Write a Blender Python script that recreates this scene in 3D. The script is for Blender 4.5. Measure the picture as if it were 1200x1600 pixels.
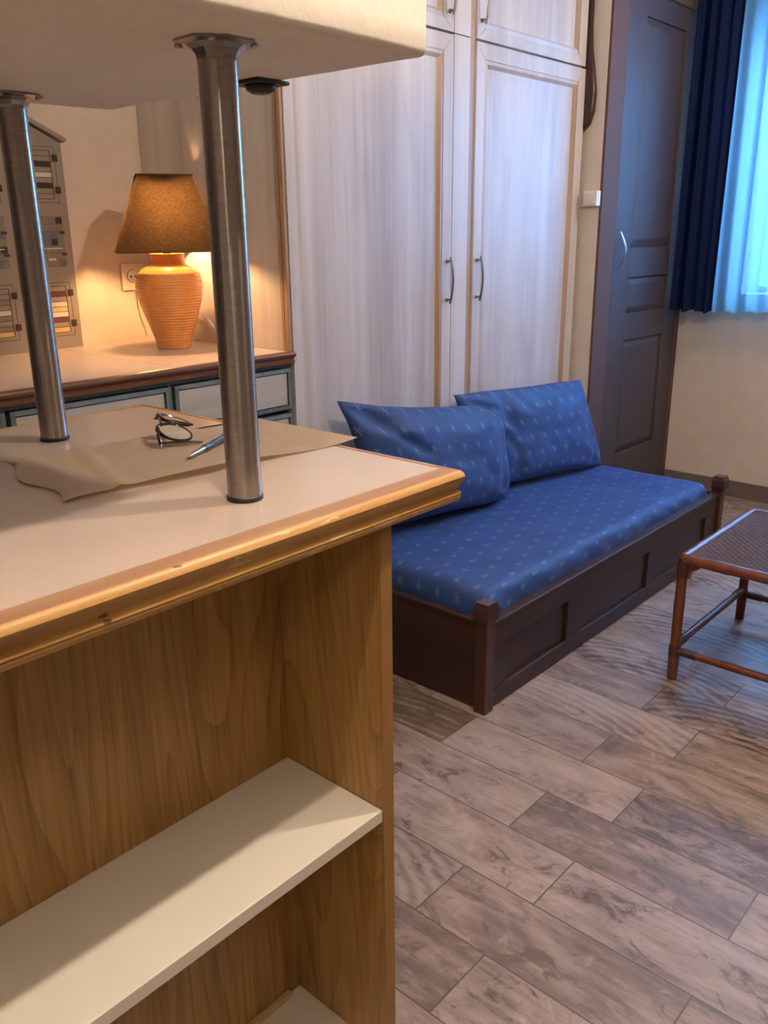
import bpy, bmesh, math, random
from mathutils import Vector, Matrix, noise
random.seed(7)
S = 1.126                      # plan unit -> metres (floor tiles come out 20 x 60 cm)
PI = math.pi
scn = bpy.context.scene
for o in list(bpy.data.objects): bpy.data.objects.remove(o)
COL = scn.collection

# ------------------------------------------------------------------ camera
H = 1.35
yaw, pitch, roll = math.radians(41.96), math.radians(18.05), math.radians(0.653)
cy, sy, cp, sp = math.cos(yaw), math.sin(yaw), math.cos(pitch), math.sin(pitch)
fw = Vector((cy*cp, sy*cp, -sp)); rt = Vector((sy, -cy, 0)); dn = fw.cross(rt)
r2 = math.cos(roll)*rt + math.sin(roll)*dn
d2 = -math.sin(roll)*rt + math.cos(roll)*dn
cam = bpy.data.cameras.new('camera'); camo = bpy.data.objects.new('camera', cam); COL.objects.link(camo)
M = Matrix((( r2.x, -d2.x, -fw.x, 0), (r2.y, -d2.y, -fw.y, 0), (r2.z, -d2.z, -fw.z, H*S), (0, 0, 0, 1)))
camo.matrix_world = M
cam.sensor_fit = 'VERTICAL'; cam.sensor_height = 36; cam.sensor_width = 27
cam.lens = 1331.6/1600*36; cam.clip_start = 0.02
scn.camera = camo

# ------------------------------------------------------------------ world, lights, exposure
w = bpy.data.worlds.new('world'); scn.world = w; w.use_nodes = True
bg = w.node_tree.nodes['Background']
bg.inputs['Color'].default_value = (0.33, 0.58, 1.0, 1); bg.inputs['Strength'].default_value = 27.0
scn.view_settings.view_transform = 'Standard'; scn.view_settings.look = 'None'
scn.view_settings.exposure = 0.0; scn.view_settings.gamma = 1.0
scn.view_settings.use_curve_mapping = False

def light(name, kind, loc, energy, color, **kw):
    l = bpy.data.lights.new(name, kind); l.energy = energy; l.color = color
    for k, v in kw.items(): setattr(l, k, v)
    o = bpy.data.objects.new(name, l); COL.objects.link(o); o.location = Vector(loc)*S
    return o
# the ceiling spot above the bar and a second one further into the room
light('ceiling_spot_light', 'POINT', (0.42, 0.366, 2.32), 50, (1.0, 0.82, 0.66), shadow_soft_size=0.022)
light('ceiling_spot_light', 'POINT', (1.32, 0.366, 2.32), 64, (1.0, 0.82, 0.66), shadow_soft_size=0.022)
light('camera_side_fill', 'POINT', (-0.5, -0.55, 2.33), 17, (1.0, 0.84, 0.68), shadow_soft_size=0.13)  # added fill from the viewer's side for front faces and post streaks
light('ceiling_window_light', 'POINT', (3.55, 0.75, 2.33), 40, (1.0, 0.80, 0.62), shadow_soft_size=0.02)
# sky portal in the window opening
pt = light('window_portal', 'AREA', (4.60, 1.0, 1.64), 1, (1, 1, 1), shape='RECTANGLE', size=1.25*S, size_y=1.25*S)
pt.rotation_euler = (0, math.radians(90), 0); pt.data.cycles.is_portal = True

# ------------------------------------------------------------------ node helpers
def nmat(name):
    m = bpy.data.materials.new(name); m.use_nodes = True
    nt = m.node_tree; return m, nt, nt.nodes['Principled BSDF']
def N(nt, t, **kw):
    n = nt.nodes.new(t)
    for k, v in kw.items():
        if k in n.inputs.keys() if isinstance(k, str) else False: n.inputs[k].default_value = v
        else: setattr(n, k, v)
    return n
def lk(nt, a, b): nt.links.new(a, b)
def objco(nt, scale=(1, 1, 1), rot=(0, 0, 0), loc=(0, 0, 0), src='Object'):
    tc = nt.nodes.new('ShaderNodeTexCoord'); mp = nt.nodes.new('ShaderNodeMapping')
    mp.inputs['Scale'].default_value = scale; mp.inputs['Rotation'].default_value = rot; mp.inputs['Location'].default_value = loc
    lk(nt, tc.outputs[src], mp.inputs['Vector']); return mp.outputs['Vector']
def ramp(nt, fac, stops):
    r = nt.nodes.new('ShaderNodeValToRGB'); e = r.color_ramp.elements
    while len(e) < len(stops): e.new(0.5)
    for el, (p, c) in zip(e, stops): el.position = p; el.color = (*c, 1)
    lk(nt, fac, r.inputs['Fac']); return r.outputs['Color']
def nz(nt, vec, scale, detail=4, rough=.55, dist=0):
    n = nt.nodes.new('ShaderNodeTexNoise'); n.inputs['Scale'].default_value = scale; n.inputs['Detail'].default_value = detail
    n.inputs['Roughness'].default_value = rough; n.inputs['Distortion'].default_value = dist
    lk(nt, vec, n.inputs['Vector']); return n.outputs['Fac']
def mth(nt, op, a, b=None, c=None):
    n = nt.nodes.new('ShaderNodeMath'); n.operation = op
    for i, v in enumerate((a, b, c)):
        if v is None: continue
        if isinstance(v, (int, float)): n.inputs[i].default_value = v
        else: lk(nt, v, n.inputs[i])
    return n.outputs[0]
def mix(nt, fac, a, b, mode='MIX'):
    n = nt.nodes.new('ShaderNodeMix'); n.data_type = 'RGBA'; n.blend_type = mode
    for s, v in ((0, fac), (6, a), (7, b)):
        if isinstance(v, (int, float)): n.inputs[s].default_value = v
        elif isinstance(v, tuple): n.inputs[s].default_value = (*v, 1)
        else: lk(nt, v, n.inputs[s])
    return n.outputs[2]
def bump(nt, b, h, strength=.3, dist=.002):
    n = nt.nodes.new('ShaderNodeBump'); n.inputs['Strength'].default_value = strength; n.inputs['Distance'].default_value = dist
    lk(nt, h, n.inputs['Height']); lk(nt, n.outputs[0], b.inputs['Normal'])

def plain(name, col, rough=.5, metal=0, var=.06, nscale=20, bumps=0, coat=0):
    m, nt, b = nmat(name)
    v = objco(nt); f = nz(nt, v, nscale, 5)
    lo = tuple(c*(1-var) for c in col); hi = tuple(min(1, c*(1+var)) for c in col)
    lk(nt, ramp(nt, f, [(.3, lo), (.7, hi)]), b.inputs['Base Color'])
    b.inputs['Roughness'].default_value = rough; b.inputs['Metallic'].default_value = metal
    b.inputs['Coat Weight'].default_value = coat
    if bumps: bump(nt, b, nz(nt, v, nscale*4, 6), bumps, .004)
    return m
def wood(name, stops, axis='Z', scale=1.0, rough=.4, figure=.5, coat=0, streak=9, bumps=.1, pores=.25):
    """stretched-noise grain running along one axis, with cathedral figure and dark pores"""
    m, nt, b = nmat(name)
    st = {'X': (.06, 1, 1), 'Y': (1, .06, 1), 'Z': (1, 1, .06)}[axis]
    v = objco(nt, tuple(s*scale for s in st))
    f1 = nz(nt, v, streak, 4, .6, .6)
    fr = mth(nt, 'FRACT', mth(nt, 'MULTIPLY', nz(nt, v, streak*.45, 1, .4, .3), 9.0))
    tri = mth(nt, 'ABSOLUTE', mth(nt, 'SUBTRACT', fr, .5))
    st2 = {'X': (.02, 1, 1), 'Y': (1, .02, 1), 'Z': (1, 1, .02)}[axis]
    f3 = nz(nt, objco(nt, tuple(s*scale for s in st2)), streak*22, 2, .6)
    f = mth(nt, 'ADD', mth(nt, 'MULTIPLY', f1, 1-figure*.5), mth(nt, 'MULTIPLY', tri, figure*.6))
    f = mth(nt, 'ADD', f, mth(nt, 'MULTIPLY', mth(nt, 'SUBTRACT', f3, .5), pores))
    lk(nt, ramp(nt, f, stops), b.inputs['Base Color'])
    b.inputs['Roughness'].default_value = rough; b.inputs['Coat Weight'].default_value = coat
    b.inputs['Coat Roughness'].default_value = .25
    if bumps: bump(nt, b, f, bumps, .001)
    return m

MAT = {}
def oak():
    m, nt, b = nmat('oak laminate with cathedral grain')
    n = nz(nt, objco(nt, (1, 1, .13)), 3.4, 2, .45, .4)
    ln = mth(nt, 'FRACT', mth(nt, 'MULTIPLY', n, 26.0))
    ln = mth(nt, 'POWER', ln, 2.2)
    p = nz(nt, objco(nt, (1, 1, .035)), 150, 3, .6)
    br = nz(nt, objco(nt, (1, 1, .05)), 9, 3, .55)
    f = mth(nt, 'ADD', mth(nt, 'MULTIPLY', br, .55), mth(nt, 'MULTIPLY', p, .45))
    f = mth(nt, 'SUBTRACT', f, mth(nt, 'MULTIPLY', ln, .13))
    lk(nt, ramp(nt, f, [(.26, (.20, .098, .024)), (.42, (.345, .185, .052)), (.56, (.44, .26, .082)), (.7, (.50, .31, .105))]), b.inputs['Base Color'])
    b.inputs['Roughness'].default_value = .4
    return m
MAT['oak_lam'] = oak()
MAT['oak_plain'] = wood('oak laminate', [(.25, (.27, .14, .038)), (.5, (.385, .215, .064)), (.8, (.46, .28, .095))], 'Z', 1.0, .42, .55, streak=9, bumps=.03, pores=.35)
MAT['oak_edge'] = plain('oak edge band', (.33, .17, .05), .4)
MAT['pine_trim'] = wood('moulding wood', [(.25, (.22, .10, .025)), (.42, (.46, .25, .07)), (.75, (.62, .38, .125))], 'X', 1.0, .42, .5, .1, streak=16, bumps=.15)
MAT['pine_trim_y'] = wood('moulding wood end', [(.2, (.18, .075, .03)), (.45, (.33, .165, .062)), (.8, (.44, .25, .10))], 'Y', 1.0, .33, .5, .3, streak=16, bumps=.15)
def add_wear(m, axis):
    nt = m.node_tree; b = nt.nodes['Principled BSDF']; src = b.inputs['Base Color'].links[0].from_socket
    st = (.10, 1, 1) if axis == 'X' else (1, .10, 1)
    f = nz(nt, objco(nt, st), 95, 3, .6); g = nz(nt, objco(nt), 5, 2)
    k = mth(nt, 'MULTIPLY', mth(nt, 'GREATER_THAN', f, .61), mth(nt, 'GREATER_THAN', g, .50))
    kn = nz(nt, objco(nt, (.5, 1, 1) if axis == 'X' else (1, .5, 1)), 22, 2)
    c = mix(nt, mth(nt, 'MULTIPLY', k, .75), src, (.72, .56, .32))
    c = mix(nt, mth(nt, 'MULTIPLY', mth(nt, 'GREATER_THAN', kn, .70), .8), c, (.06, .02, .01))
    lk(nt, c, b.inputs['Base Color'])
add_wear(MAT['pine_trim'], 'X'); add_wear(MAT['pine_trim_y'], 'Y')
MAT['trim_top'] = wood('shade toned moulding top', [(.25, (.16, .075, .035)), (.45, (.30, .16, .085)), (.8, (.40, .24, .13))], 'X', 1.0, .4, .4, .1, streak=16)  # front light put into the wood colours: front raised, top face darker
MAT['dark_trim'] = wood('walnut moulding', [(.2, (.065, .025, .012)), (.5, (.13, .052, .026)), (.85, (.20, .09, .045))], 'X', 1.0, .35, .4, .2, streak=14)
MAT['laminate'] = plain('cream counter laminate', (.48, .39, .325), .2, var=.03, nscale=6)
MAT['laminate_b'] = plain('pale worktop laminate', (.58, .49, .41), .3, var=.03, nscale=6)
MAT['white_mel'] = plain('white melamine', (.78, .73, .62), .35, var=.02, nscale=8)
MAT['plaster'] = plain('cream painted plaster', (.80, .73, .62), .75, var=.04, nscale=9, bumps=.35)
MAT['wall'] = plain('wall plaster', (.68, .59, .49), .85, var=.04, nscale=11, bumps=.45)
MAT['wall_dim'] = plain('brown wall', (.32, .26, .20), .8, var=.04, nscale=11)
MAT['ceil'] = plain('ceiling paint', (.80, .77, .72), .9, var=.02)
def steelm():
    m, nt, b = nmat('brushed steel')
    v = objco(nt, (1, 1, 6)); lk(nt, ramp(nt, nz(nt, v, 40, 4), [(.3, (.30, .27, .25)), (.7, (.38, .35, .33))]), b.inputs['Base Color'])
    b.inputs['Metallic'].default_value = 1; b.inputs['Roughness'].default_value = .25; b.inputs['Anisotropic'].default_value = .95; b.inputs['Anisotropic Rotation'].default_value = .25
    tg = nt.nodes.new('ShaderNodeTangent'); tg.direction_type = 'RADIAL'; tg.axis = 'Z'; lk(nt, tg.outputs[0], b.inputs['Tangent'])
    return m
MAT['steel'] = steelm()
MAT['chrome'] = plain('dark bronze chrome', (.30, .29, .29), .28, 1.0, .05)
MAT['rubber'] = plain('black rubber', (.012, .012, .012), .5)
MAT['blackpl'] = plain('glossy black plastic', (.014, .008, .008), .15, coat=.5)
MAT['grey_metal'] = plain('grey metal', (.45, .45, .47), .3, 1)
MAT['navy_pen'] = plain('navy pen', (.012, .022, .05), .25, coat=.5)
MAT['mahogany'] = wood('dark mahogany', [(.2, (.014, .005, .004)), (.55, (.036, .012, .007)), (.85, (.075, .026, .014))], 'X', 1.0, .46, .4, .08, streak=12)
MAT['mahogany_y'] = wood('dark mahogany end', [(.2, (.014, .005, .004)), (.55, (.036, .012, .007)), (.85, (.075, .026, .014))], 'Y', 1.0, .46, .4, .08, streak=12)
MAT['mahogany_z'] = wood('dark mahogany post', [(.2, (.024, .009, .006)), (.55, (.058, .02, .012)), (.85, (.11, .04, .022))], 'Z', 1.0, .33, .4, .3, streak=12)
MAT['rattan'] = wood('rattan pole', [(.2, (.055, .014, .008)), (.5, (.13, .035, .015)), (.85, (.24, .075, .028))], 'Z', 1.0, .36, .3, .15, streak=14)
MAT['binding'] = plain('leather binding', (.05, .02, .014), .4, var=.2, nscale=90, bumps=.3)
MAT['brown_paint'] = plain('brown painted wood', (.105, .056, .044), .8, var=.06, nscale=14)
MAT['door_paint'] = plain('grey brown door paint', (.062, .047, .049), .58, var=.05, nscale=14)
MAT['blue_frame'] = plain('blue grey distressed paint', (.13, .175, .19), .45, var=.35, nscale=35)
MAT['blue_dark'] = plain('dark cabinet recess', (.03, .03, .035), .6)
MAT['cream_panel'] = wood('cream drawer panel', [(.2, (.34, .32, .27)), (.5, (.50, .47, .41)), (.8, (.56, .53, .47))], 'X', 1.0, .5, .4, streak=10)
MAT['base_tile'] = plain('grey brown skirting tile', (.155, .122, .105), .45, var=.12, nscale=16)
MAT['gold_wood'] = wood('honey wood moulding', [(.2, (.30, .19, .12)), (.5, (.44, .29, .19)), (.8, (.54, .38, .27))], 'Z', 1.0, .4, .3, streak=12)
MAT['white_pl'] = plain('white plastic', (.72, .66, .58), .35, var=.02)
MAT['cable'] = plain('cream cable', (.70, .62, .50), .45, var=.02)
MAT['orn'] = wood('carved dark wood', [(.2, (.018, .007, .006)), (.6, (.05, .017, .013)), (.85, (.08, .03, .02))], 'Z', 1.0, .35, .4, streak=10)
MAT['win_frame'] = plain('white window frame', (.75, .75, .74), .4, var=.02)
MAT['house'] = plain('pale grey painted board', (.27, .225, .185), .6, var=.06, nscale=14)
MAT['ink'] = plain('brown black ink', (.035, .02, .015), .6)
MAT['ink_red'] = plain('dark red print', (.13, .03, .03), .6)
MAT['ink_yel'] = plain('ochre print', (.62, .42, .13), .6)
MAT['ink_white'] = plain('white print', (.62, .56, .48), .6)
MAT['ink_olive'] = plain('olive print', (.20, .17, .12), .6)
MAT['ink_blue'] = plain('slate print', (.10, .12, .14), .6, var=.3, nscale=40)
MAT['paper'] = plain('kraft paper', (.78, .62, .45), .7, var=.05, nscale=25, bumps=.05)
MAT['batten'] = plain('raw pine batten', (.55, .42, .22), .6)
MAT['ext'] = plain('pale balcony wall', (.30, .42, .48), .8)

def whitewash():
    m, nt, b = nmat('whitewashed cabinet wood')
    v = objco(nt, (1, 1, .035)); f = nz(nt, v, 8.5, 3, .55, .2)
    f2 = nz(nt, objco(nt, (1, 1, .015)), 90, 2, .6)
    f3 = nz(nt, objco(nt, (1, 1, .22)), 7, 5, .6, 1.0)
    ff = mth(nt, 'ADD', mth(nt, 'MULTIPLY', f, .55), mth(nt, 'ADD', mth(nt, 'MULTIPLY', f2, .15), mth(nt, 'MULTIPLY', f3, .3)))
    lk(nt, ramp(nt, ff, [(.32, (.40, .36, .335)), (.45, (.54, .50, .475)), (.56, (.64, .60, .575)), (.7, (.70, .67, .64))]), b.inputs['Base Color'])
    b.inputs['Roughness'].default_value = .42
    return m
MAT['ww'] = whitewash()

def floor_mat():
    m, nt, b = nmat('wood look floor tiles')
    v = objco(nt, (1/S, 1/S, 1/S)); sx = nt.nodes.new('ShaderNodeSeparateXYZ'); lk(nt, v, sx.inputs[0])
    W, L = .1745, .5235
    u = mth(nt, 'DIVIDE', mth(nt, 'SUBTRACT', sx.outputs[0], 1.460-W*20), W)
    row = mth(nt, 'FLOOR', u); fu = mth(nt, 'FRACT', u)
    par = mth(nt, 'MODULO', row, 2.0)             # row starting at 1.46 -> 20 -> 0
    off = mth(nt, 'MULTIPLY_ADD', par, .745-.924, .924-L*20)
    q = mth(nt, 'DIVIDE', mth(nt, 'SUBTRACT', sx.outputs[1], off), L)
    idx = mth(nt, 'FLOOR', q); fq = mth(nt, 'FRACT', q)
    eu = mth(nt, 'MULTIPLY', mth(nt, 'MINIMUM', fu, mth(nt, 'SUBTRACT', 1, fu)), W)
    eq = mth(nt, 'MULTIPLY', mth(nt, 'MINIMUM', fq, mth(nt, 'SUBTRACT', 1, fq)), L)
    e = mth(nt, 'MINIMUM', eu, eq)
    grout = mth(nt, 'LESS_THAN', e, .0017)
    cmb = nt.nodes.new('ShaderNodeCombineXYZ'); lk(nt, row, cmb.inputs[0]); lk(nt, idx, cmb.inputs[1])
    wn = nt.nodes.new('ShaderNodeTexWhiteNoise'); wn.noise_dimensions = '3D'; lk(nt, cmb.outputs[0], wn.inputs['Vector'])
    sc = nt.nodes.new('ShaderNodeSeparateColor'); lk(nt, wn.outputs['Color'], sc.inputs[0])
    R1, R2, R3 = sc.outputs[0], sc.outputs[1], sc.outputs[2]
    # plank-local coordinates with a random jump per plank
    cx = nt.nodes.new('ShaderNodeCombineXYZ')
    lk(nt, mth(nt, 'MULTIPLY_ADD', R1, 37.0, sx.outputs[0]), cx.inputs[0]); lk(nt, mth(nt, 'MULTIPLY_ADD', R2, 23.0, sx.outputs[1]), cx.inputs[1]); lk(nt, R3, cx.inputs[2])
    def mp(s):
        k = nt.nodes.new('ShaderNodeMapping'); k.inputs['Scale'].default_value = s; lk(nt, cx.outputs[0], k.inputs[0]); return k.outputs[0]
    grain = nz(nt, mp((1, .10, 1)), 26, 6, .65, .8)
    blot = nz(nt, mp((1, .38, 1)), 9, 6, .62, 1.2)
    fine = nz(nt, mp((1, .3, 1)), 70, 4, .7, .5)
    # saw-cut arcs on some planks
    cpos = nt.nodes.new('ShaderNodeCombineXYZ')
    lk(nt, mth(nt, 'MULTIPLY', mth(nt, 'ADD', fu, mth(nt, 'MULTIPLY_ADD', R3, 1.2, .3)), W*1.0), cpos.inputs[0])
    lk(nt, mth(nt, 'MULTIPLY', mth(nt, 'SUBTRACT', fq, R1), L*.6), cpos.inputs[1])
    wv = nt.nodes.new('ShaderNodeTexWave'); wv.wave_type = 'RINGS'; wv.rings_direction = 'Z'
    wv.inputs['Scale'].default_value = 11; wv.inputs['Distortion'].default_value = 2.2; wv.inputs['Detail'].default_value = 3; wv.inputs['Detail Scale'].default_value = 3
    lk(nt, cpos.outputs[0], wv.inputs['Vector'])
    isring = mth(nt, 'GREATER_THAN', R2, .76)
    # base tone
    tone = mth(nt, 'MULTIPLY_ADD', R1, .19, -.095)
    worn = nz(nt, mp((1, .55, 1)), 13, 7, .72, 1.8)
    wornm = mth(nt, 'MULTIPLY', mth(nt, 'MAXIMUM', mth(nt, 'SUBTRACT', worn, .54), 0.0), -1.5)
    pale = mth(nt, 'MULTIPLY', mth(nt, 'MAXIMUM', mth(nt, 'SUBTRACT', .42, worn), 0.0), 1.2)
    tone = mth(nt, 'ADD', tone, mth(nt, 'ADD', wornm, pale))
    f = mth(nt, 'ADD', mth(nt, 'ADD', mth(nt, 'MULTIPLY', grain, .45), mth(nt, 'MULTIPLY', blot, .55)), tone)
    f = mth(nt, 'ADD', f, mth(nt, 'MULTIPLY', mth(nt, 'SUBTRACT', fine, .5), .16))
    f = mth(nt, 'ADD', f, mth(nt, 'MULTIPLY', mth(nt, 'MULTIPLY', mth(nt, 'SUBTRACT', wv.outputs['Fac'], .6), .13), isring))
    col = ramp(nt, f, [(.30, (.055, .040, .033)), (.41, (.135, .098, .083)), (.50, (.255, .192, .165)), (.66, (.40, .32, .28))])
    warm = mix(nt, mth(nt, 'MULTIPLY', R3, .30), col, (.34, .25, .20), 'MIX')
    col = mix(nt, grout, warm, (.085, .068, .060))
    lk(nt, col, b.inputs['Base Color'])
    lk(nt, mth(nt, 'MULTIPLY_ADD', fine, .25, .30), b.inputs['Roughness'])
    h = mth(nt, 'SUBTRACT', mth(nt, 'MULTIPLY', f, .4), mth(nt, 'MULTIPLY', mth(nt, 'LESS_THAN', e, .0025), 1.0))
    bump(nt, b, h, .35, .0015)
    return m
MAT['floor'] = floor_mat()

def motif_fabric():
    """royal blue cotton with small pale dragonfly sprigs, laid out in UV metres"""
    m, nt, b = nmat('blue sprig cotton')
    tc = nt.nodes.new('ShaderNodeTexCoord'); sx = nt.nodes.new('ShaderNodeSeparateXYZ'); lk(nt, tc.outputs['UV'], sx.inputs[0])
    CU, CV = .084, .088
    vrow = mth(nt, 'DIVIDE', sx.outputs[1], CV); ri = mth(nt, 'FLOOR', vrow)
    uu = mth(nt, 'ADD', mth(nt, 'DIVIDE', sx.outputs[0], CU), mth(nt, 'MULTIPLY', ri, .37))
    ci = mth(nt, 'FLOOR', uu)
    lu = mth(nt, 'MULTIPLY', mth(nt, 'SUBTRACT', mth(nt, 'FRACT', uu), .5), CU)
    lv = mth(nt, 'MULTIPLY', mth(nt, 'SUBTRACT', mth(nt, 'FRACT', vrow), .5), CV)
    tot = None
    for ang, ln, cv in ((100, .0200, .0), (52, .0145, .004), (150, .0145, .004)):
        a = math.radians(ang); c, s = math.cos(a), math.sin(a)
        lv2 = mth(nt, 'SUBTRACT', lv, cv)
        al = mth(nt, 'ABSOLUTE', mth(nt, 'ADD', mth(nt, 'MULTIPLY', lu, c), mth(nt, 'MULTIPLY', lv2, s)))
        pe = mth(nt, 'ABSOLUTE', mth(nt, 'SUBTRACT', mth(nt, 'MULTIPLY', lv2, c), mth(nt, 'MULTIPLY', lu, s)))
        k = mth(nt, 'MULTIPLY', mth(nt, 'LESS_THAN', al, ln), mth(nt, 'LESS_THAN', pe, .0019))
        tot = k if tot is None else mth(nt, 'MAXIMUM', tot, k)
    br = nz(nt, tc.outputs['UV'], 420, 2, .6)
    tot = mth(nt, 'MULTIPLY', tot, mth(nt, 'MULTIPLY', mth(nt, 'GREATER_THAN', br, .42), .40))
    base = ramp(nt, nz(nt, tc.outputs['UV'], 6, 4), [(.3, (.014, .046, .175)), (.7, (.018, .058, .215))])
    lk(nt, mix(nt, tot, base, (.24, .36, .52)), b.inputs['Base Color'])
    b.inputs['Roughness'].default_value = .62; b.inputs['Sheen Weight'].default_value = .12
    b.inputs['Sheen Tint'].default_value = (.35, .5, .9, 1)
    bump(nt, b, nz(nt, tc.outputs['UV'], 900, 2), .12, .0006)
    return m
MAT['fabric'] = motif_fabric()

def glaze():
    m, nt, b = nmat('orange ribbed glaze')
    b.inputs['Base Color'].default_value = (.80, .33, .085, 1)
    v = objco(nt); lk(nt, ramp(nt, nz(nt, v, 30, 3), [(.3, (.80, .32, .085)), (.7, (.88, .39, .11))]), b.inputs['Base Color'])
    b.inputs['Roughness'].default_value = .18; b.inputs['Coat Weight'].default_value = .6
    b.inputs['Subsurface Weight'].default_value = .15; b.inputs['Subsurface Radius'].default_value = (.02, .008, .003)
    return m
MAT['glaze'] = glaze()

def translucent(name, col, tcol, tfac, alpha=0.0, scale=400, axis=(1, 1, .3), rough=.8, weave=.15):
    m = bpy.data.materials.new(name); m.use_nodes = True; nt = m.node_tree; nt.nodes.clear()
    out = nt.nodes.new('ShaderNodeOutputMaterial')
    d = nt.nodes.new('ShaderNodeBsdfDiffuse'); t = nt.nodes.new('ShaderNodeBsdfTranslucent')
    v = objco(nt, axis); f = nz(nt, v, scale, 3, .7)
    lo = tuple(c*(1-weave) for c in col); lk(nt, ramp(nt, f, [(.35, lo), (.65, col)]), d.inputs[0])
    lo = tuple(c*(1-weave*1.5) for c in tcol); lk(nt, ramp(nt, f, [(.35, lo), (.65, tcol)]), t.inputs[0])
    mx = nt.nodes.new('ShaderNodeMixShader'); mx.inputs[0].default_value = tfac
    lk(nt, d.outputs[0], mx.inputs[1]); lk(nt, t.outputs[0], mx.inputs[2]); last = mx.outputs[0]
    if alpha:
        tr = nt.nodes.new('ShaderNodeBsdfTransparent'); m2 = nt.nodes.new('ShaderNodeMixShader'); m2.inputs[0].default_value = alpha
        tr.inputs[0].default_value = (*[min(1, c*1.1) for c in tcol], 1)
        lk(nt, last, m2.inputs[1]); lk(nt, tr.outputs[0], m2.inputs[2]); last = m2.outputs[0]
    lk(nt, last, out.inputs[0]); return m
MAT['shade'] = translucent('brown linen lamp shade', (.15, .095, .055), (.062, .040, .018), .45, 0, 190, (.12, 1, 1), weave=.3)
MAT['sheer'] = translucent('pale blue voile', (.16, .34, .56), (.34, .68, .95), .65, .42, 300)
MAT['navy'] = translucent('navy curtain', (.010, .019, .060), (.008, .02, .07), .15, 0, 300)
def glassm():
    m, nt, b = nmat('clear glass'); b.inputs['Transmission Weight'].default_value = 1; b.inputs['Roughness'].default_value = .02
    b.inputs['IOR'].default_value = 1.1; lk(nt, ramp(nt, nz(nt, objco(nt), 2), [(0, (.95, .97, .98)), (1, (.97, .98, 1))]), b.inputs['Base Color']); return m
MAT['glass'] = glassm()
def lensm():
    m, nt, b = nmat('spectacle lens'); b.inputs['Transmission Weight'].default_value = .75; b.inputs['Roughness'].default_value = .05
    b.inputs['IOR'].default_value = 1.45; b.inputs['Coat Weight'].default_value = 1
    lk(nt, ramp(nt, nz(nt, objco(nt), 3), [(0, (.85, .82, .75)), (1, (.92, .9, .86))]), b.inputs['Base Color']); return m
MAT['lens'] = lensm()
def bulbm():
    m, nt, b = nmat('glowing bulb'); b.inputs['Emission Color'].default_value = (1, .52, .22, 1); b.inputs['Emission Strength'].default_value = 560
    return m
MAT['bulb'] = bulbm()

# ------------------------------------------------------------------ mesh helpers (plan units)
def box(bm, x0, x1, y0, y1, z0, z1, bev=0.0, mi=0, seg=2):
    g = bmesh.ops.create_cube(bm, size=1)
    vs = g['verts']
    for v in vs:
        v.co = Vector(((x0+x1)/2+v.co.x*(x1-x0), (y0+y1)/2+v.co.y*(y1-y0), (z0+z1)/2+v.co.z*(z1-z0)))
    fs = set(f for v in vs for f in v.link_faces)
    for f in fs: f.material_index = mi
    if bev:
        es = list(set(e for v in vs for e in v.link_edges))
        bmesh.ops.bevel(bm, geom=es, offset=bev, segments=seg, affect='EDGES', profile=.5)
def prism(bm, pts, z0, z1, mi=0, bev=0):
    """horizontal polygon extruded in z"""
    a = [bm.verts.new((x, y, z0)) for x, y in pts]; b = [bm.verts.new((x, y, z1)) for x, y in pts]
    n = len(pts); fs = [bm.faces.new(a[::-1]), bm.faces.new(b)]
    for i in range(n): fs.append(bm.faces.new((a[i], a[(i+1) % n], b[(i+1) % n], b[i])))
    for f in fs: f.material_index = mi
    if bev: bmesh.ops.bevel(bm, geom=list(set(e for f in fs for e in f.edges)), offset=bev, segments=3, affect='EDGES', profile=.5)
def lathe(bm, prof, c, n=48, mi=0, close=True):
    rings = []
    for r, z in prof:
        rings.append([bm.verts.new((c[0]+r*math.cos(2*PI*i/n), c[1]+r*math.sin(2*PI*i/n), c[2]+z)) for i in range(n)])
    for a, b in zip(rings, rings[1:]):
        for i in range(n):
            f = bm.faces.new((a[i], a[(i+1) % n], b[(i+1) % n], b[i])); f.material_index = mi; f.smooth = True
    if close:
        bm.faces.new(rings[0][::-1]); bm.faces.new(rings[-1])
def tube(bm, pts, r, n=12, mi=0, flat=1.0):
    pts = [Vector(p) for p in pts]; rs = r if isinstance(r, (list, tuple)) else [r]*len(pts)
    prev = None; rings = []
    for i, p in enumerate(pts):
        t = (pts[min(i+1, len(pts)-1)]-pts[max(i-1, 0)]).normalized()
        if prev is None:
            up = Vector((0, 0, 1)) if abs(t.z) < .9 else Vector((1, 0, 0)); u = t.cross(up).normalized()
        else: u = (prev-t*prev.dot(t)).normalized()
        prev = u; v = t.cross(u)
        rings.append([bm.verts.new(p+(u*math.cos(2*PI*k/n)+v*math.sin(2*PI*k/n)*flat)*rs[i]) for k in range(n)])
    for a, b in zip(rings, rings[1:]):
        for k in range(n):
            f = bm.faces.new((a[k], a[(k+1) % n], b[(k+1) % n], b[k])); f.smooth = True; f.material_index = mi
    bm.faces.new(rings[0][::-1]).material_index = mi; bm.faces.new(rings[-1]).material_index = mi
def sweep(bm, path, prof, mi=0, top=-1):
    """profile (outward offset, z) swept along corner path; path items: (x, y, nx, ny) where (nx,ny) is the mitred outward offset per unit"""
    rings = [[bm.verts.new((x+nx*d, y+ny*d, z)) for d, z in prof] for x, y, nx, ny in path]
    m = len(prof)
    for a, b in zip(rings, rings[1:]):
        for k in range(m):
            bm.faces.new((a[k], b[k], b[(k+1) % m], a[(k+1) % m])).material_index = mi if k > top else 1
    bm.faces.new(rings[0]); bm.faces.new(rings[-1][::-1])

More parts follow.
